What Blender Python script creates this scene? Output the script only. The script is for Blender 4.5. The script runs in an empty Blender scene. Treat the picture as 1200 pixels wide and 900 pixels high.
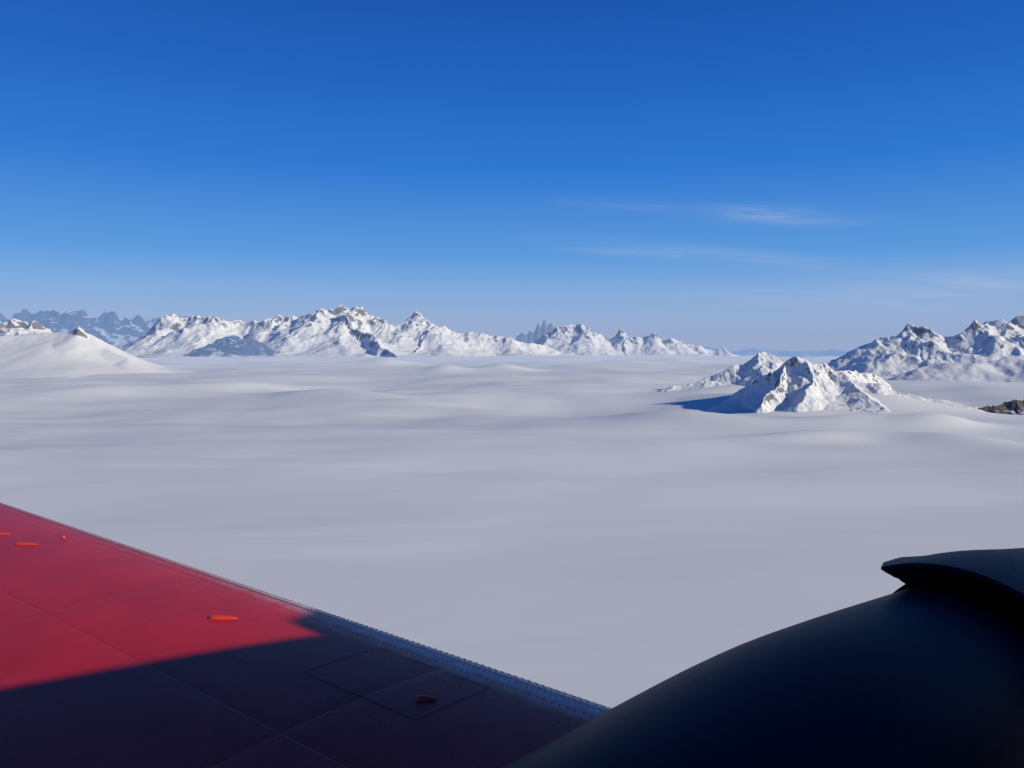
import bpy, math, random
import numpy as np
from mathutils import Vector
scene = bpy.context.scene
rad = math.radians
scene.view_settings.view_transform = 'Standard'
scene.view_settings.look = 'None'
scene.view_settings.exposure = 0

SUN_AZ, SUN_EL = 112.0, 20.0      # clockwise from +Y
PLAIN = -600.0                    # ice field level, aircraft flies at z = 0

# ------------------------------------------------------------------ noise
rng = np.random.RandomState(7)
PERM = rng.permutation(4096)
GA = rng.rand(4096) * 2 * np.pi
GX, GY = np.cos(GA), np.sin(GA)
def perlin(x, y, seed=0):
    xi = np.floor(x).astype(np.int64); yi = np.floor(y).astype(np.int64)
    xf = x - xi; yf = y - yi
    u = xf**3 * (xf * (xf * 6 - 15) + 10); v = yf**3 * (yf * (yf * 6 - 15) + 10)
    def g(ix, iy, dx, dy):
        h = PERM[(PERM[(ix + seed * 131) & 4095] + iy) & 4095]
        return GX[h] * dx + GY[h] * dy
    a = g(xi, yi, xf, yf); b = g(xi + 1, yi, xf - 1, yf)
    c = g(xi, yi + 1, xf, yf - 1); d = g(xi + 1, yi + 1, xf - 1, yf - 1)
    return ((a + (b - a) * u) + ((c + (d - c) * u) - (a + (b - a) * u)) * v) * 1.41
def fbm(x, y, o=4, seed=0):
    s = 0; a = 1.0; t = 0
    for i in range(o):
        s = s + a * perlin(x, y, seed + i); t += a; a *= 0.5; x = x * 2.03 + 3.1; y = y * 2.03 + 1.7
    return s / t
def ridged(x, y, o=5, seed=0):
    s = 0; a = 1.0; t = 0; w = 1.0
    for i in range(o):
        n = (1 - np.abs(perlin(x, y, seed + i))) ** 2
        s = s + a * n * w; w = np.clip(n * 1.3, 0, 1); t += a; a *= 0.5
        x = x * 2.07 + 5.2; y = y * 2.07 + 9.7
    return s / t
def sstep(a, b, x):
    t = np.clip((x - a) / (b - a), 0, 1); return t * t * (3 - 2 * t)

def grid_mesh(name, X, Y, Z):
    r, c = X.shape
    me = bpy.data.meshes.new(name)
    co = np.stack([X, Y, Z], -1).reshape(-1, 3).astype(np.float32)
    idx = np.arange(r * c).reshape(r, c)
    a = idx[:-1, :-1]; b = idx[:-1, 1:]; d = idx[1:, :-1]; e = idx[1:, 1:]
    q = np.stack([a, b, e, d], -1).reshape(-1, 4)
    nf = len(q)
    me.vertices.add(len(co)); me.vertices.foreach_set('co', co.ravel())
    me.loops.add(nf * 4); me.loops.foreach_set('vertex_index', q.ravel().astype(np.int32))
    me.polygons.add(nf)
    me.polygons.foreach_set('loop_start', (np.arange(nf) * 4).astype(np.int32))
    me.polygons.foreach_set('loop_total', np.full(nf, 4, np.int32))
    me.polygons.foreach_set('use_smooth', np.ones(nf, bool))
    me.update(calc_edges=True)
    ob = bpy.data.objects.new(name, me); scene.collection.objects.link(ob)
    return ob

# ------------------------------------------------------------------ materials
def newmat(name):
    m = bpy.data.materials.new(name); m.use_nodes = True
    nt = m.node_tree; nt.nodes.clear()
    return m, nt
def N(nt, t, **k):
    n = nt.nodes.new(t)
    for a, b in k.items(): setattr(n, a, b)
    return n
def setv(nt, sock, v):
    if isinstance(v, bpy.types.NodeSocket): nt.links.new(v, sock)
    else: sock.default_value = v
def M(nt, op, a, b=0.0, c=0.0, clamp=False):
    n = N(nt, 'ShaderNodeMath', operation=op); n.use_clamp = clamp
    setv(nt, n.inputs[0], a); setv(nt, n.inputs[1], b); setv(nt, n.inputs[2], c)
    return n.outputs[0]
def mixc(nt, f, a, b):
    n = N(nt, 'ShaderNodeMix', data_type='RGBA')
    setv(nt, n.inputs[0], f); setv(nt, n.inputs[6], a); setv(nt, n.inputs[7], b)
    return n.outputs[2]
def noise(nt, vec, scale, detail=4, rough=0.5, dist=0.0):
    n = N(nt, 'ShaderNodeTexNoise'); n.inputs['Scale'].default_value = scale
    n.inputs['Detail'].default_value = detail; n.inputs['Roughness'].default_value = rough
    n.inputs['Distortion'].default_value = dist
    nt.links.new(vec, n.inputs['Vector']); return n.outputs['Fac']
def mrange(nt, v, a, b, c=0.0, d=1.0):
    n = N(nt, 'ShaderNodeMapRange'); n.interpolation_type = 'SMOOTHSTEP'
    setv(nt, n.inputs[0], v)
    for i, q in enumerate((a, b, c, d)): setv(nt, n.inputs[i + 1], q)
    return n.outputs[0]

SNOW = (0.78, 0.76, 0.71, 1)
HAZE = (0.23, 0.37, 0.66, 1)  # air haze tint, painted into the mountain materials as emission

def mountain_mat(name, nz_lo, nz_hi, feat, haze, rock=(0.12, 0.115, 0.115, 1)):
    """feat = size in metres of the smallest visible rock/snow patches"""
    m, nt = newmat(name)
    geo = N(nt, 'ShaderNodeNewGeometry'); pos = geo.outputs['Position']
    sep = N(nt, 'ShaderNodeSeparateXYZ'); nt.links.new(geo.outputs['Normal'], sep.inputs[0])
    n1 = noise(nt, pos, 1 / (feat * 3), 5, 0.6)
    nz = M(nt, 'ADD', sep.outputs[2], M(nt, 'MULTIPLY', M(nt, 'SUBTRACT', n1, 0.5), 0.6))
    f = mrange(nt, nz, nz_lo, nz_hi)
    rk = mixc(nt, n1, rock, tuple(c * 2.2 for c in rock[:3]) + (1,))
    col = mixc(nt, f, rk, SNOW)
    b = N(nt, 'ShaderNodeBsdfPrincipled'); nt.links.new(col, b.inputs['Base Color'])
    b.inputs['Roughness'].default_value = 0.8; b.inputs['Specular IOR Level'].default_value = 0.1
    out = N(nt, 'ShaderNodeOutputMaterial')
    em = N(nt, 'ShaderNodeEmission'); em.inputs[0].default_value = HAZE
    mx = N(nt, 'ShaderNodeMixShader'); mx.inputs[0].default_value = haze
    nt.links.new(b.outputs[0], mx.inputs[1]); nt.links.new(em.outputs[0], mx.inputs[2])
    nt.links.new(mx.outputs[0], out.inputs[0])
    return m

def snowfield_mat():
    m, nt = newmat('snow_field')
    geo = N(nt, 'ShaderNodeNewGeometry'); pos = geo.outputs['Position']
    mp = N(nt, 'ShaderNodeMapping'); mp.inputs['Rotation'].default_value = (0, 0, rad(32))
    mp.inputs['Scale'].default_value = (0.28, 1, 1); nt.links.new(pos, mp.inputs[0])
    n1 = noise(nt, mp.outputs[0], 1 / 620, 4, 0.45, 0.7)
    n2 = noise(nt, mp.outputs[0], 1 / 2600, 3, 0.5, 0.6)
    f = mrange(nt, M(nt, 'ADD', M(nt, 'MULTIPLY', n1, .4), M(nt, 'MULTIPLY', n2, .6)), 0.36, 0.6)
    col = mixc(nt, f, (0.75, 0.742, 0.69, 1), (0.86, 0.845, 0.77, 1))
    b = N(nt, 'ShaderNodeBsdfPrincipled'); nt.links.new(col, b.inputs['Base Color'])
    b.inputs['Roughness'].default_value = 0.75; b.inputs['Specular IOR Level'].default_value = 0.1
    bm = N(nt, 'ShaderNodeBump'); bm.inputs['Strength'].default_value = 1.0
    bm.inputs['Distance'].default_value = 14.0
    nt.links.new(n1, bm.inputs['Height']); nt.links.new(bm.outputs[0], b.inputs['Normal'])
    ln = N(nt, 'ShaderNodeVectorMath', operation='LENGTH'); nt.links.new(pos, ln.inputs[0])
    hz = mrange(nt, ln.outputs['Value'], 7000, 42000, 0.0, 1.0)  # distance haze painted on as emission, growing with range
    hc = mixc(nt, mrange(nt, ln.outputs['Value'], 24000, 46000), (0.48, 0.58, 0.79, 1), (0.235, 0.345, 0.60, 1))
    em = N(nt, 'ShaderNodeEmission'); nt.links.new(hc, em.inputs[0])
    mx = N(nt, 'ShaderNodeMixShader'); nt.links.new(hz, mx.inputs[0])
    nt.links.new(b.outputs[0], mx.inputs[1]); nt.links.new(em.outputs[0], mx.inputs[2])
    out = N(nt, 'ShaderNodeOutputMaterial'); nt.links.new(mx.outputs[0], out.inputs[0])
    return m

# ------------------------------------------------------------------ survey helper
FPX = 942.0
def site(px, py, d):
    return ((px - 600) / FPX * d, d, (396 - py) / FPX * d)

# ------------------------------------------------------------------ ice field
def snow_height(X, Y):
    R = np.hypot(X, Y)
    far = sstep(2600, 7000, R)
    z = PLAIN + 0 * X
    z = z + (10 + 60 * far) * fbm(X / 5200 + 3, Y / 3000, 3, 3)
    z = z + (11 + 70 * far) * fbm(X / 2600 + 1, Y / 1800 + 9, 3, 11)
    z = z + (6 + 40 * far) * (ridged(X / 4200 + 4 + .0001 * Y, Y / 2600 + 2, 2, 31) - .5)
    def g(px, d, sx, sy, h, rot=0.0):
        x0 = (px - 600) / FPX * d
        dx = X - x0; dy = Y - d; c, s = math.cos(rot), math.sin(rot)
        a = dx * c + dy * s; b = -dx * s + dy * c
        return h * np.exp(-(a / sx) ** 2 - (b / sy) ** 2)
    z = z + g(590, 15500, 520, 600, 130) + g(450, 18500, 600, 700, 120) + g(520, 14000, 300, 400, 70)
    z = z + g(1010, 5500, 520, 230, 60, 0.2) + g(860, 7400, 700, 420, 60, -.2) + g(1120, 4500, 420, 170, 68, -0.5)
    z = z + g(960, 4700, 500, 150, 52, 0.1) + g(1100, 5400, 300, 150, 60, 0.1) + g(800, 5600, 600, 210, 64, -0.5)
    z = z + g(720, 9500, 1300, 700, 80) + g(250, 9500, 1300, 500, 85, 0.5) - g(560, 7500, 1300, 450, 70, -0.4)
    z = z + g(420, 7800, 1100, 360, 65, -0.5) + g(120, 8200, 700, 420, 65, 0.3)
    # drift aprons banked up round the rock peaks
    z = z + g(965, 6850, 720, 560, 130, -0.15) + g(1060, 6650, 650, 450, 110, -0.3) + g(875, 8500, 620, 520, 110)
    z = z + g(1180, 9800, 1800, 1300, 90)
    z = z - 900 * sstep(26000, 46000, R)
    return z
rr = np.concatenate([[1.0], np.geomspace(60, 95000, 520)])
th = np.linspace(-math.pi, math.pi, 1001)
Rg, Tg = np.meshgrid(rr, th, indexing='ij')
X = Rg * np.sin(Tg); Y = Rg * np.cos(Tg)
snow = grid_mesh('snow_field', X, Y, snow_height(X, Y))
if snow.data.polygons[5000].normal.z < 0: snow.data.flip_normals()
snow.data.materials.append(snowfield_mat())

# ------------------------------------------------------------------ mountains
def subdivide(pts, it, rough, rs):
    for k in range(it):
        o = [pts[0]]
        for a, b in zip(pts[:-1], pts[1:]):
            L = math.hypot(b[0] - a[0], b[1] - a[1])
            o.append(((a[0] + b[0]) / 2, (a[1] + b[1]) / 2 + rs.uniform(-1, 1) * L * 0.18,
                      (a[2] + b[2]) / 2 + rs.uniform(-1, 1) * L * rough))
            o.append(b)
        pts = o
    return pts

def mountain(name, crest, slope, step, mat, seed=1, spurs=True, spur_len=1.0, rough=0.12, sub=1,
             warp=0.25, rid=0.12, wl=None, extra=(), base=-760.0, ywob=0.0, keep=0.75, reach=None, lean=(-.35, .6)):
    rs = random.Random(seed)
    crest = [(x, y + rs.uniform(-1, 1) * ywob, z) for x, y, z in crest]
    crest = subdivide(crest, sub, rough, rs)
    segs = [(a, b, slope) for a, b in zip(crest[:-1], crest[1:])]
    Hm = max(p[2] for p in crest) - base
    if spurs:
        for i, p in enumerate(crest):
            H = p[2] - base
            if H < 0.2 * Hm: continue
            for sgn in (-1, 1):
                if rs.random() > keep: continue
                L = 1.5 * H / slope * rs.uniform(0.6, 1.2) * spur_len
                dx = rs.uniform(*lean) * L
                q = p; n = 4; jx = 0
                for k in range(1, n + 1):
                    t = k / n; jx += rs.uniform(-.09, .09) * L
                    r = (p[0] + dx * t + jx, p[1] + sgn * L * t,
                         base + H * ((1 - t) ** 1.45 * 0.93 + 0.03) * rs.uniform(.92, 1.06))
                    segs.append((q, r, slope * 1.8)); q = r
    segs += list(extra)
    reach = reach or max((max(a[2], b[2]) - base) * 2 / s for a, b, s in segs)
    xs = [p[0] for s in segs for p in s[:2]]; ys = [p[1] for s in segs for p in s[:2]]
    fr = .6 if spurs else 1.0
    x0, x1 = min(xs) - reach * fr, max(xs) + reach * fr
    y0, y1 = min(ys) - reach * fr, max(ys) + reach * .25
    X, Y = np.meshgrid(np.arange(x0, x1, step), np.arange(y0, y1, step * 1.15))
    wl = wl or reach * 0.4
    wx = X + warp * wl * fbm(X / wl, Y / wl, 5, seed * 7 + 1)
    wy = Y + warp * wl * fbm(X / wl, Y / wl, 5, seed * 7 + 19)
    Z = np.full(X.shape, base)
    for a, b, s in segs:
        dx, dy = b[0] - a[0], b[1] - a[1]; L2 = dx * dx + dy * dy + 1e-6
        t = np.clip(((wx - a[0]) * dx + (wy - a[1]) * dy) / L2, 0, 1)
        d = np.hypot(wx - a[0] - t * dx, wy - a[1] - t * dy)
        H = np.maximum(a[2] + (b[2] - a[2]) * t - base, 1.0)
        Z = np.maximum(Z, base + H * np.clip(1 - s * d / (2 * H), 0, 1) ** 2)
    rel = np.clip((Z - base) / Hm, 0, 1)
    rn = ridged(X / (wl * .8), Y / (wl * .8), 5, seed * 3 + 5) - 0.6
    Z = Z + rid * Hm * rn * rel ** 1.2
    # sink the patch border well under the ice
    e = np.minimum(np.minimum(X - X.min(), X.max() - X), Y - Y.min()) / (reach * .22)
    Z = base + (Z - base) * sstep(0, 1, e)
    ob = grid_mesh(name, X, Y, Z); ob.data.materials.append(mat)
    return ob

# far range, extreme left, blue of distance put into its rock colour
c = [site(px, py, 52000) for px, py in [(-160, 372), (-60, 368), (0, 368), (30, 365), (60, 367), (90, 364), (120, 369),
     (150, 370), (180, 372), (215, 371), (250, 378), (300, 385)]]
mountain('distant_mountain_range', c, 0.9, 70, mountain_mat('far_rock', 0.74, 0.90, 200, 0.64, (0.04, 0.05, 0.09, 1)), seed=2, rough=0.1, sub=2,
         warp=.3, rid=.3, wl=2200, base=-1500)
# snowy massif left of centre
c = [site(px, py, 30000) for px, py in [(172, 392), (186, 384), (200, 371), (218, 369), (238, 371), (262, 373), (285, 376), (305, 378),
     (320, 375), (334, 366), (346, 371), (362, 372), (376, 363), (400, 360), (424, 361), (446, 374), (464, 376), (480, 367),
     (498, 372), (512, 380), (540, 387), (575, 392), (605, 397), (640, 404)]]
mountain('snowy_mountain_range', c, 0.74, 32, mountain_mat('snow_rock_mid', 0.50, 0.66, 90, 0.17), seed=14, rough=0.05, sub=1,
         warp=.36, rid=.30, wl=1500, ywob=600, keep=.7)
# foot ridge in front of it, dark blue shade put into rock colour
c = [site(px, py, 26500) for px, py in [(222, 416), (244, 404), (262, 396), (280, 393), (296, 397), (318, 408)]]
mountain('rocky_foothill', c, 0.7, 30, mountain_mat('foot_rock_shade', 0.84, 1.02, 110, 0.46, (0.05, 0.06, 0.09, 1)), seed=6, rough=0.05, sub=1,
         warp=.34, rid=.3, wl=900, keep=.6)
# granite spires
c = [site(px, py, 44000) for px, py in [(606, 392), (613, 388), (618, 390), (622, 384), (627, 388), (631, 377), (634, 384), (638, 372),
     (641, 380), (645, 377), (650, 386), (660, 388), (668, 392)]]
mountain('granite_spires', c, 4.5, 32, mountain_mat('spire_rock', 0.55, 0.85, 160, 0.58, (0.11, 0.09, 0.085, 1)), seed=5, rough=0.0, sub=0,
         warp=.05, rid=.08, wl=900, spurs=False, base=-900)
# range right of centre
c = [site(px, py, 32000) for px, py in [(634, 398), (646, 388), (656, 381), (672, 375), (684, 381), (696, 388), (708, 394), (722, 397),
     (731, 386), (738, 392), (746, 391), (756, 395), (764, 391), (776, 397), (790, 396), (802, 402), (816, 405), (832, 409),
     (846, 406), (860, 414), (880, 421)]]
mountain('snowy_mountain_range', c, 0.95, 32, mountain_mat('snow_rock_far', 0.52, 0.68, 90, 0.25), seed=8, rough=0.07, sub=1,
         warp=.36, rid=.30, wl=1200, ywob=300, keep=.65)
# low hazy land far beyond the ice field
c = [site(px, py, 60000) for px, py in [(660, 400), (740, 405), (800, 404), (850, 410), (890, 408), (930, 412), (980, 409), (1040, 411), (1100, 405)]]
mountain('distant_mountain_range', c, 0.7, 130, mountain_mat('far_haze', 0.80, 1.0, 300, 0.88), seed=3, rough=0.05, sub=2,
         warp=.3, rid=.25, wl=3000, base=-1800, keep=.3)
# peak behind the left snow hill
c = [site(px, py, 20000) for px, py in [(-120, 372), (-60, 380), (-20, 376), (5, 377), (22, 373), (38, 376), (52, 388), (75, 400)]]
mountain('rocky_mountain', c, 0.85, 24, mountain_mat('snow_rock_left', 0.58, 0.74, 60, 0.12), seed=9, rough=0.05, sub=1, wl=900, rid=.26)
# smooth snow hill at left
c = [site(px, py, 14500) for px, py in [(-300, 402), (-160, 398), (-60, 395), (0, 393), (45, 391), (72, 388), (90, 386), (104, 391), (125, 402)]]
ex = [(site(78, 388, 14450), site(84, 385, 14420), 2.2), (site(84, 385, 14420), site(90, 381, 14400), 2.2), (site(90, 381, 14400), site(98, 388, 14380), 2.2),
      (site(60, 398, 14300), site(-100, 408, 14000), .35), (site(100, 400, 14400), site(150, 420, 14000), .38)]
mountain('snow_hill', c, 0.62, 22, mountain_mat('snow_hill', 0.48, 0.66, 40, 0.05), seed=12, rough=0.0, sub=0, spurs=False,
         wl=2500, warp=.10, rid=.05, extra=ex, reach=3600)
# right-hand mountains
mr = mountain_mat('snow_rock_right', 0.52, 0.66, 38, 0.07)
c = [site(px, py, 13500) for px, py in [(962, 432), (985, 418), (1005, 406), (1028, 397), (1046, 400), (1058, 390), (1072, 380), (1086, 384),
     (1100, 397), (1112, 396), (1124, 388), (1140, 378), (1162, 374), (1180, 378), (1198, 386), (1230, 380), (1300, 372), (1400, 376), (1500, 390)]]
mountain('snowy_mountain', c, 0.74, 15, mr, seed=21, rough=0.06, sub=1, wl=800, warp=.36, rid=.24, ywob=250, keep=.6)
c = [site(px, py, 10800) for px, py in [(1060, 438), (1100, 426), (1150, 423), (1200, 416), (1260, 418), (1340, 423)]]
mountain('snow_hill', c, 0.46, 16, mountain_mat('snow_hill_right', 0.46, 0.62, 36, 0.05), seed=24, rough=0.02, sub=1, spurs=False, wl=1200,
         warp=.3, rid=.10, reach=2400)
c = [site(px, py, 17500) for px, py in [(1150, 395), (1180, 380), (1196, 370), (1215, 366), (1260, 370), (1320, 365)]]
mountain('snowy_mountain', c, 0.9, 24, mountain_mat('rock_back_right', 0.75, 0.95, 80, 0.18), seed=22, rough=0.05, wl=1100)
# near nunatak: back ridge and main peak
c = [site(px, py, 8600) for px, py in [(818, 446), (838, 437), (856, 428), (870, 425), (884, 418), (896, 412), (908, 413), (918, 424), (940, 436)]]
mountain('rocky_mountain', c, 1.0, 8, mountain_mat('nunatak_back', 0.48, 0.62, 20, 0.05), seed=31, rough=0.05, wl=420, warp=.3, rid=.16, spur_len=.6,
         extra=[(site(790, 452, 8500), site(930, 436, 8500), .40)])
D = 6900
pk = site(944, 418, D); s2 = site(926, 422, D + 40); s3 = site(966, 424, D + 80)
c = [site(852, 462, D + 150), site(878, 449, D + 120), site(904, 435, D + 60), s2, pk, s3, site(986, 436, D + 120),
     site(1012, 436, D + 350), site(1030, 442, D + 400), site(1052, 458, D + 350)]
b2 = site(950, 446, 6660); b0 = site(940, 472, 6330)
ex = [(pk, b2, 1.1), (b2, b0, .9), (s3, site(1000, 456, 6600), .7), (site(1000, 456, 6600), site(1035, 476, 6250), .45),
      (s2, site(912, 452, 6650), 1.4), (site(912, 452, 6650), site(896, 472, 6400), 1.2),
      (site(1052, 458, D + 350), site(1160, 480, D), .38), (site(986, 436, D + 120), site(1060, 462, D - 200), .42),
      (site(850, 470, D), site(990, 456, D - 60), .45), (site(990, 456, D - 60), site(1140, 478, D - 200), .38),
      (site(960, 462, D - 260), site(1080, 470, D - 380), .38)]
mountain('rocky_mountain', c, 1.05, 6, mountain_mat('nunatak_main', 0.45, 0.58, 15, 0.02), seed=33, rough=0.04, sub=1, wl=380,
         warp=.3, rid=.14, spurs=False, extra=ex, reach=1500)
# low dark rock ridge at the right edge
c = [site(px, py, 6800) for px, py in [(1122, 486), (1136, 481), (1150, 477), (1170, 475), (1190, 469), (1215, 466), (1260, 464), (1330, 468)]]
mountain('rock_ridge', c, 1.4, 6, mountain_mat('dark_ridge', 0.74, 0.94, 22, 0.0, (0.06, 0.055, 0.055, 1)), seed=35, rough=0.05, wl=160, warp=.35, rid=.22,
         base=-690, spur_len=.6)

# ------------------------------------------------------------------ airplane
plane = bpy.data.objects.new('airplane', None); scene.collection.objects.link(plane)
S = 1.5
def mesh_obj(name, verts, faces, mat, parent=plane, smooth=True):
    me = bpy.data.meshes.new(name); me.from_pydata(verts, [], faces); me.update()
    for p in me.polygons: p.use_smooth = smooth
    me.materials.append(mat)
    ob = bpy.data.objects.new(name, me); scene.collection.objects.link(ob); ob.parent = parent
    return ob
def loft(name, stations, mat, seg=96, close=True, rmod=None, amod=None):
    """stations: (along, centre_n, centre_z, rn, rz) ; local X=along, Y=n(left), Z=up"""
    v = []; f = []
    for (a, cn, cz, rn, rz) in stations:
        for k in range(seg):
            t = 2 * math.pi * k / seg
            m = rmod(a, rn, t) if rmod else 1.0
            a2 = amod(a, t) if amod else a
            v.append((a2, cn + rn * m * math.cos(t), cz + rz * m * math.sin(t)))
    for i in range(len(stations) - 1):
        for k in range(seg):
            k2 = (k + 1) % seg
            f.append((i * seg + k, i * seg + k2, (i + 1) * seg + k2, (i + 1) * seg + k))
    if close:
        f.append(tuple(range(seg)))
        f.append(tuple(reversed(range((len(stations) - 1) * seg, len(stations) * seg))))
    ob = mesh_obj(name, v, f, mat)
    ob.rotation_euler = (0, 0, rad(45))
    return ob
def smooth_st(pts, n=8):
    out = []
    P = [pts[0]] + pts + [pts[-1]]
    for i in range(1, len(P) - 2):
        for k in range(n):
            t = k / n
            out.append(tuple(0.5 * ((2 * b) + (-a + c) * t + (2 * a - 5 * b + 4 * c - d) * t * t + (-a + 3 * b - 3 * c + d) * t ** 3)
                             for a, b, c, d in zip(P[i - 1], P[i], P[i + 1], P[i + 2])))
    out.append(pts[-1]); return out

def paint(name, col, rough=0.35, spec=0.5, panel=True, edge_wear_sheen=False):
    m, nt = newmat(name)
    tc = N(nt, 'ShaderNodeTexCoord'); o = tc.outputs['Object']
    b = N(nt, 'ShaderNodeBsdfPrincipled')
    n1 = noise(nt, o, 1.3, 5, 0.6); n2 = noise(nt, o, 30, 3, 0.6)
    c2 = tuple(c * 0.80 for c in col[:3]) + (1,)
    colr = mixc(nt, mrange(nt, n1, 0.3, 0.7), c2, col)
    h = M(nt, 'MULTIPLY', n1, 0.004)
    sx = N(nt, 'ShaderNodeSeparateXYZ'); nt.links.new(o, sx.inputs[0])
    if panel:
        def seam(coord, period, off):
            d = M(nt, 'ABSOLUTE', M(nt, 'SUBTRACT', M(nt, 'FRACT', M(nt, 'DIVIDE', M(nt, 'ADD', coord, off), period)), 0.5))
            return M(nt, 'MULTIPLY', d, period)
        d1 = seam(sx.outputs[0], 2.7, 0.4); d2 = seam(sx.outputs[1], 1.15, 0.25)
        d = M(nt, 'MINIMUM', d1, d2)
        g = mrange(nt, d, 0.0, 0.006)
        colr = mixc(nt, M(nt, 'MULTIPLY', M(nt, 'SUBTRACT', 1.0, g), 0.40), colr, (0.05, 0.01, 0.015, 1))
        h = M(nt, 'ADD', h, M(nt, 'MULTIPLY', g, 0.002))
        h = M(nt, 'ADD', h, M(nt, 'MULTIPLY', mrange(nt, d, 0.0, 0.10), 0.002))
        # faint chordwise streaks of weathering
        ms = N(nt, 'ShaderNodeMapping'); ms.inputs['Scale'].default_value = (9, .7, 1); nt.links.new(o, ms.inputs[0])
        n3 = noise(nt, ms.outputs[0], 1.0, 4, 0.6)
        colr = mixc(nt, mrange(nt, n3, .5, .8, 0.0, .22), colr, (0.70, 0.07, 0.05, 1))
    r = M(nt, 'ADD', M(nt, 'MULTIPLY', n2, 0.12), rough - 0.06)
    if edge_wear_sheen:
        # worn leading edge plus sky sheen put into its colour, wider near the propeller
        nn = noise(nt, o, 7, 5, 0.7)
        wid = mrange(nt, sx.outputs[0], 0.4, 4.5, 0.32, 0.16)
        e = M(nt, 'SUBTRACT', M(nt, 'SUBTRACT', sx.outputs[1], M(nt, 'MULTIPLY', M(nt, 'SUBTRACT', nn, 0.5), 0.25)), wid)
        w = mrange(nt, e, -0.16, 0.14, 1.0, 0.0)
        w = M(nt, 'MULTIPLY', w, mrange(nt, sx.outputs[0], 1.5, 8.0, 1.0, 0.55))
        colr = mixc(nt, M(nt, 'MULTIPLY', w, 0.88), colr, (0.70, 0.58, 0.54, 1))
        nt.links.new(M(nt, 'MULTIPLY', w, 0.12), b.inputs['Metallic'])
    nt.links.new(colr, b.inputs['Base Color']); nt.links.new(r, b.inputs['Roughness'])
    b.inputs['Specular IOR Level'].default_value = spec
    bm = N(nt, 'ShaderNodeBump'); bm.inputs['Distance'].default_value = 1.0; bm.inputs['Strength'].default_value = 0.8
    nt.links.new(h, bm.inputs['Height']); nt.links.new(bm.outputs[0], b.inputs['Normal'])
    out = N(nt, 'ShaderNodeOutputMaterial'); nt.links.new(b.outputs[0], out.inputs[0])
    return m

red = paint('red_paint', (0.66, 0.020, 0.018, 1), 0.38, 0.12, True, True)
orange = paint('orange_paint', (0.80, 0.07, 0.035, 1), 0.4, 0.3, False)
navy = paint('navy_paint', (0.008, 0.010, 0.024, 1), 0.50, 0.06, False)
navy2 = paint('navy_paint_cowl', (0.006, 0.008, 0.020, 1), 0.50, 0.06, False)
alu = paint('rivet_metal', (0.25, 0.06, 0.08, 1), 0.45, 0.4, False)
dark = paint('dark_rubber', (0.02, 0.015, 0.02, 1), 0.6, 0.3, False)

LE0 = (0.34 * S, 2.79 * S, -1.30 * S)
WROT = math.atan2(0.627, -0.78)
top = [(0.0, -.17), (.006, -.12), (.022, -.08), (.05, -.048), (.09, -.022), (.14, -.002), (.2, .012), (.3, .03), (.45, .048), (.7, .066),
       (1.0, .078), (1.4, .08), (1.9, .065), (2.5, .02), (3.1, -.05), (3.7, -.13)]
bot = [(3.0, -.2), (2.0, -.29), (1.2, -.34), (.6, -.33), (.25, -.28), (.08, -.24), (.015, -.2)]
def top_z(c): return float(np.interp(c, [p[0] for p in top], [p[1] for p in top]))
prof = top + bot
v = []; f = []
ss = list(np.linspace(-4.2, 15.2, 60)) + [15.6, 15.9, 16.05]
for s in ss:
    k = 1.0 if s < 2 else 1 - 0.035 * (s - 2)
    tipk = 1.0
    if s > 15.2: tipk = math.sqrt(max(0.02, 1 - ((s - 15.2) / .86) ** 2))
    for (c0, z0) in prof:
        cc = c0 if c0 < .3 else .3 + (c0 - .3) * k
        v.append((s, 1.6 + (cc - 1.6) * tipk, z0 * tipk))
n = len(prof)
for i in range(len(ss) - 1):
    for k in range(n):
        k2 = (k + 1) % n
        f.append((i * n + k, (i + 1) * n + k, (i + 1) * n + k2, i * n + k2))
f.append(tuple(reversed(range(n)))); f.append(tuple(range((len(ss) - 1) * n, len(ss) * n)))
wing = mesh_obj('wing', v, f, red)
WOFF = 0.10
wing.location = (LE0[0] + WOFF * .627, LE0[1] + WOFF * .78, LE0[2])
wing.rotation_euler = (0, 0, WROT)
def dome_rows(name, rows, mat, r=0.006, h=0.003):
    v = []; f = []
    for (s0, s1, ds, c) in rows:
        s = s0
        while s < s1:
            z = top_z(c) + 0.0005; b = len(v); dz = (top_z(c + .01) - top_z(c - .01)) / .02
            for (rr_, hh) in ((r, 0), (r * .7, h * .75)):
                for k in range(6):
                    t = k * math.pi / 3
                    v.append((s + rr_ * math.cos(t), c + rr_ * math.sin(t), z + hh + dz * rr_ * math.sin(t)))
            v.append((s, c, z + h))
            for k in range(6):
                k2 = (k + 1) % 6
                f.append((b + k, b + k2, b + 6 + k2, b + 6 + k)); f.append((b + 6 + k, b + 6 + k2, b + 12))
            s += ds
    return mesh_obj(name, v, f, mat, wing)
dome_rows('rivets', [(-1, 14, .04, .17), (-1, 14, .04, .235), (-1, 14, .05, .33), (-1, 14, .06, .52), (-1, 14, .08, 1.10)], alu, .005, .0025)
dome_rows('edge_screws', [(-1, 14, .05, .075), (-1, 14, .05, .13)], dark, .007, .004)
v = []; f = []
for i, s in enumerate(np.linspace(-1, 14.5, 40)):
    for c0 in (.196, .206): v.append((s, c0, top_z(c0) + .0035))
for i in range(39): f.append((2 * i, 2 * i + 2, 2 * i + 3, 2 * i + 1))
mesh_obj('lap_seam', v, f, dark, wing)
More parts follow.
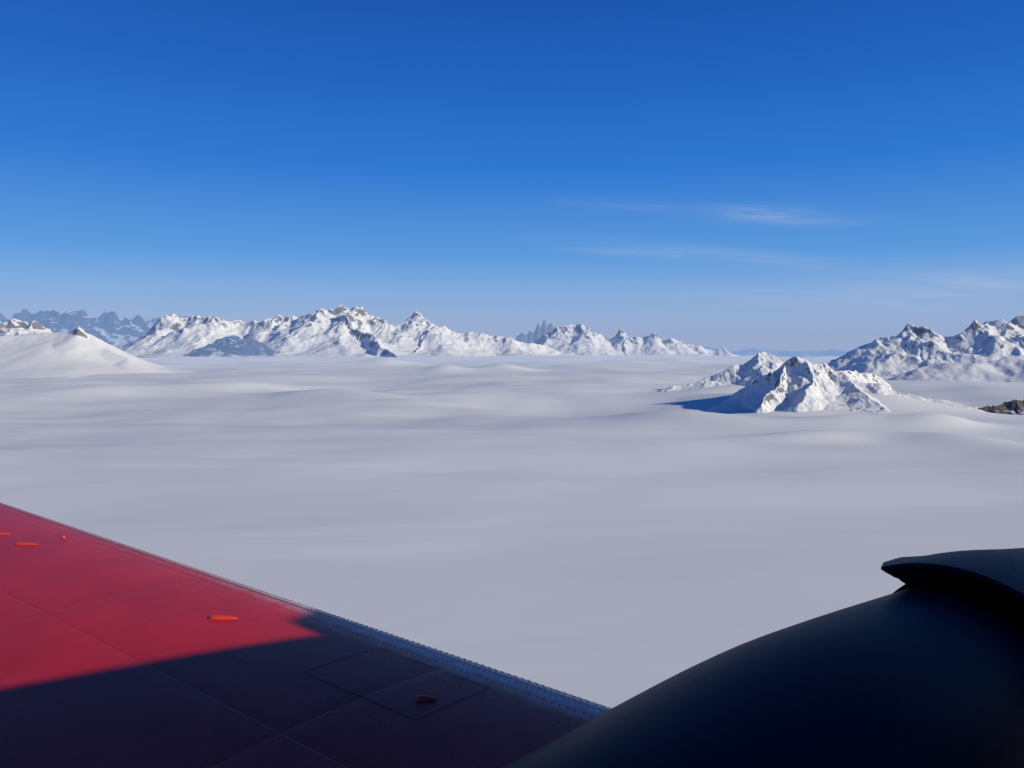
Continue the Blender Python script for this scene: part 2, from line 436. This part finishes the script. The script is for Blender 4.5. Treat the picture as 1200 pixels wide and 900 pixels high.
# access panel outline near the nacelle
def strip_rect(name, s0, s1, c0, c1, w=.006):
    v = []; f = []
    def bar(a0, b0, a1, b1):
        n = 12; base_i = len(v)
        for i in range(n + 1):
            t = i / n; s = a0 + (a1 - a0) * t; c = b0 + (b1 - b0) * t
            if abs(a1 - a0) > abs(b1 - b0): pts = ((s, c - w / 2), (s, c + w / 2))
            else: pts = ((s - w / 2, c), (s + w / 2, c))
            for p in pts: v.append((p[0], p[1], top_z(p[1]) + .003))
        for i in range(n):
            k = base_i + 2 * i; f.append((k, k + 2, k + 3, k + 1))
    bar(s0, c0, s1, c0); bar(s0, c1, s1, c1); bar(s0, c0 + w, s0, c1 - w); bar(s1, c0 + w, s1, c1 - w)
    return mesh_obj(name, v, f, dark, wing)
strip_rect('access_panel_seam', .55, 1.45, .42, .98)

def fairing(name, s, c, L=.26, W=.03, H=.04, rot=129):
    v = []; f = []; A = 20; B = 11
    for i in range(A + 1):
        t = i / A
        q = t ** .75
        w = max(math.sqrt(max(0, 1 - (2 * q - 1) ** 2)) ** .9 * (1.08 - .35 * t), .02)
        for k in range(B):
            a = math.pi * k / (B - 1)
            v.append((W * w * math.cos(a), -L / 2 + L * t, H * w * math.sin(a)))
    for i in range(A):
        for k in range(B - 1):
            f.append((i * B + k, i * B + k + 1, (i + 1) * B + k + 1, (i + 1) * B + k))
    ob = mesh_obj(name, v, f, orange, wing)
    ob.location = (s, c, top_z(c) - .003); ob.rotation_euler = (0, 0, rad(rot)); return ob
def wing_sc(px, py):
    p = math.atan(54 / FPX); rx = (px - 600) / FPX; ry = (450 - py) / FPX
    d = (rx, math.cos(p) + ry * math.sin(p), -math.sin(p) + ry * math.cos(p))
    t = (LE0[2] + .05) / d[2]; q = (d[0] * t - wing.location.x, d[1] * t - wing.location.y)
    return q[0] * -.78 + q[1] * .627, q[0] * -.627 + q[1] * -.78
for (px, py, L) in ((262, 728, .20), (32, 641, .24), (2, 629, .2), (500, 824, .12)):
    s, c0 = wing_sc(px, py); fairing('fairing', s, c0, L, .026, .026)
s, c0 = wing_sc(75, 631)
fairing('drain', s, c0, .03, .012, .035)

# nacelle
nc = (1.22 * S, -1.88 * S)
def NS(l): return [(a * S, nc[0], nc[1], r * S, r * S) for a, r in l]
loft('engine_nacelle', smooth_st(NS([(-.9, .12), (-.5, .34), (0, .55), (.6, .70), (1.2, .745), (2.0, .752), (2.8, .748), (3.5, .70), (4.7, .585), (5.3, .53)])), navy)
def fade(t):
    tt = math.degrees(t) % 360
    k = 1.0
    if tt < 66: k = max(0.0, (tt - 50) / 16)
    if tt > 200: k = 0.0
    return k
def lip(a, r, t):
    # rear lip stands proud on the upper side only and dies away on the outboard flank
    k = min(1, fade(t) * 1.6)
    k = k * k * (3 - 2 * k)
    an = a / S; rnac = float(np.interp(an, [4.2, 4.7, 5.3, 6.2], [.622, .58, .53, .46])) * S
    if an < 6.2 and r > rnac:
        e = 1.0 if an < 4.8 else (6.2 - an) / 1.4
        k = 1 - (1 - k) * e
        return (rnac * .985 + (r - rnac * .985) * k) / r
    return 1.0
def sweep(a, t):
    # the lip edge is swept forward as it runs down the flank
    an = a / S
    if an >= 5.01: return a
    return a + (1 - fade(t)) * .62 * S * min(1, (5.05 - an) / .6)
SH = -.12
loft('engine_cowl', NS([(5.0, .50), (4.9, .58), (4.76, .60), (4.60, .622), (4.44, .652), (4.32, .695), (4.24, .738), (4.20, .764)])
     + smooth_st(NS([(4.215, .774), (4.5, .750), (5.0, .69), (5.7, .57), (6.3, .47), (6.9, .375), (7.5, .28), (8.0, .17), (8.15, .05)])), navy2, rmod=lip, amod=sweep, seg=240)
# unseen fuselage, roofline and depth shaped to shade the nacelle and inner wing
F = 2.1; dzf = -.385; RZ = 1.9
zc = [(-13, -.75, .25, .3), (-10, -.8, .7, .8), (-6, -1.1, 1.1, 1.6), (-2, -.84 + dzf, 1.2, RZ), (0.2 + F, -.85 + dzf, 1.2, RZ), (1.5 + F, -.875 + dzf, 1.2, RZ), (2.4 + F, -1.0 + dzf, 1.2, RZ),
      (3.10 + F, -1.11 + dzf, 1.2, RZ), (3.22 + F, -.95 + dzf, 1.2, RZ), (3.6 + F, -.92 + dzf, 1.2, RZ), (8, -.90 + dzf, 1.2, RZ), (12, -.85 + dzf, 1.2, RZ), (15, -1.2, 1.0, 1.6), (17, -1.3, .6, .9), (18, -1.3, .2, .3)]
loft('fuselage', [(a, -1.55, z, rn, rz) for a, z, rn, rz in zc], navy)

# ------------------------------------------------------------------ world
w = bpy.data.worlds.new('World'); scene.world = w; w.use_nodes = True
nt = w.node_tree; nt.nodes.clear()
tc = N(nt, 'ShaderNodeTexCoord'); sp = N(nt, 'ShaderNodeSeparateXYZ'); nt.links.new(tc.outputs['Generated'], sp.inputs[0])
x, y, z = sp.outputs
zp = M(nt, 'MAXIMUM', z, 0.004)
cb = N(nt, 'ShaderNodeCombineXYZ'); nt.links.new(x, cb.inputs[0]); nt.links.new(y, cb.inputs[1]); nt.links.new(zp, cb.inputs[2])
sky = N(nt, 'ShaderNodeTexSky'); sky.sky_type = 'NISHITA'; sky.sun_disc = False
sky.sun_elevation = rad(SUN_EL); sky.sun_rotation = rad(SUN_AZ); sky.altitude = 2500
sky.air_density = 1.0; sky.dust_density = 0.3; sky.ozone_density = 2.0
nt.links.new(cb.outputs[0], sky.inputs[0])
ramp = N(nt, 'ShaderNodeValToRGB'); cr = ramp.color_ramp
def lin(c):
    return tuple(((q / 255) / 12.92 if q / 255 < .04045 else ((q / 255 + .055) / 1.055) ** 2.4) for q in c) + (1,)
stops = [(0.0, (148, 168, 207)), (0.025, (146, 171, 213)), (0.055, (130, 170, 220)), (0.10, (88, 153, 222)), (0.20, (40, 119, 211)),
         (0.30, (24, 98, 192)), (0.39, (18, 82, 174)), (0.7, (14, 62, 140)), (1.0, (12, 52, 120))]
while len(cr.elements) < len(stops): cr.elements.new(0.5)
for e, (p, c) in zip(cr.elements, stops): e.position = p; e.color = lin(c)
nt.links.new(M(nt, 'MAXIMUM', z, 0.0), ramp.inputs[0])
STR = 0.1
nr = N(nt, 'ShaderNodeVectorMath', operation='SCALE'); nt.links.new(ramp.outputs[0], nr.inputs[0]); nr.inputs['Scale'].default_value = 1 / STR
col = mixc(nt, 0.93, sky.outputs[0], nr.outputs[0])
# thin high cirrus, located by direction
yy = M(nt, 'MAXIMUM', y, 0.05)
u = M(nt, 'DIVIDE', x, yy); vv = M(nt, 'DIVIDE', z, yy)
front = mrange(nt, y, 0.1, 0.4)
cv = N(nt, 'ShaderNodeCombineXYZ'); nt.links.new(M(nt, 'MULTIPLY', u, 6.0), cv.inputs[0]); nt.links.new(M(nt, 'MULTIPLY', M(nt, 'ADD', vv, M(nt, 'MULTIPLY', u, .05)), 75.0), cv.inputs[1])
st = noise(nt, cv.outputs[0], 1.0, 6, 0.65, 0.8)
def wisp(px, py, wx, wy, tilt, amp, lo=.36, hi=.68):
    du = M(nt, 'SUBTRACT', u, (px - 600) / FPX); dv = M(nt, 'SUBTRACT', vv, (396 - py) / FPX)
    dv = M(nt, 'SUBTRACT', dv, M(nt, 'MULTIPLY', du, tilt))
    a = M(nt, 'POWER', M(nt, 'ABSOLUTE', M(nt, 'DIVIDE', du, wx / FPX)), 2.0); b = M(nt, 'POWER', M(nt, 'ABSOLUTE', M(nt, 'DIVIDE', dv, wy / FPX)), 2.0)
    g = M(nt, 'EXPONENT', M(nt, 'MULTIPLY', M(nt, 'ADD', a, b), -1.0))
    return M(nt, 'MULTIPLY', M(nt, 'MULTIPLY', g, mrange(nt, st, lo, hi, .25, 1.0)), amp)
tot = wisp(905, 254, 75, 9, -.05, .66)
for a in ((740, 244, 65, 6, -.05, .32), (850, 301, 150, 10, -.09, .40), (730, 294, 60, 6, -.04, .28), (1090, 345, 130, 24, .1, .55),
          (930, 350, 220, 14, .02, .34), (1180, 328, 90, 14, .1, .42)):
    tot = M(nt, 'ADD', tot, wisp(*a))
tot = M(nt, 'MULTIPLY', tot, front, clamp=True)
cc = N(nt, 'ShaderNodeVectorMath', operation='SCALE'); cc.inputs[0].default_value = (0.34, 0.47, 0.70); cc.inputs['Scale'].default_value = 1 / STR
col = mixc(nt, tot, col, cc.outputs[0])
bg = N(nt, 'ShaderNodeBackground'); nt.links.new(col, bg.inputs[0]); bg.inputs[1].default_value = STR
wo = N(nt, 'ShaderNodeOutputWorld'); nt.links.new(bg.outputs[0], wo.inputs[0])

# ------------------------------------------------------------------ sun + camera
sd = bpy.data.lights.new('sun', 'SUN'); sd.energy = 4.3; sd.angle = rad(0.53); sd.color = (1.0, 0.94, 0.80)
so = bpy.data.objects.new('sun', sd); scene.collection.objects.link(so)
so.rotation_euler = (rad(90 - SUN_EL), 0, rad(180 - SUN_AZ))
cam = bpy.data.cameras.new('camera'); co = bpy.data.objects.new('camera', cam); scene.collection.objects.link(co)
cam.sensor_width = 36; cam.lens = 36 * FPX / 1200; cam.clip_start = 0.05; cam.clip_end = 250000
co.rotation_euler = (rad(90) - math.atan(54 / FPX), 0, 0)
scene.camera = co
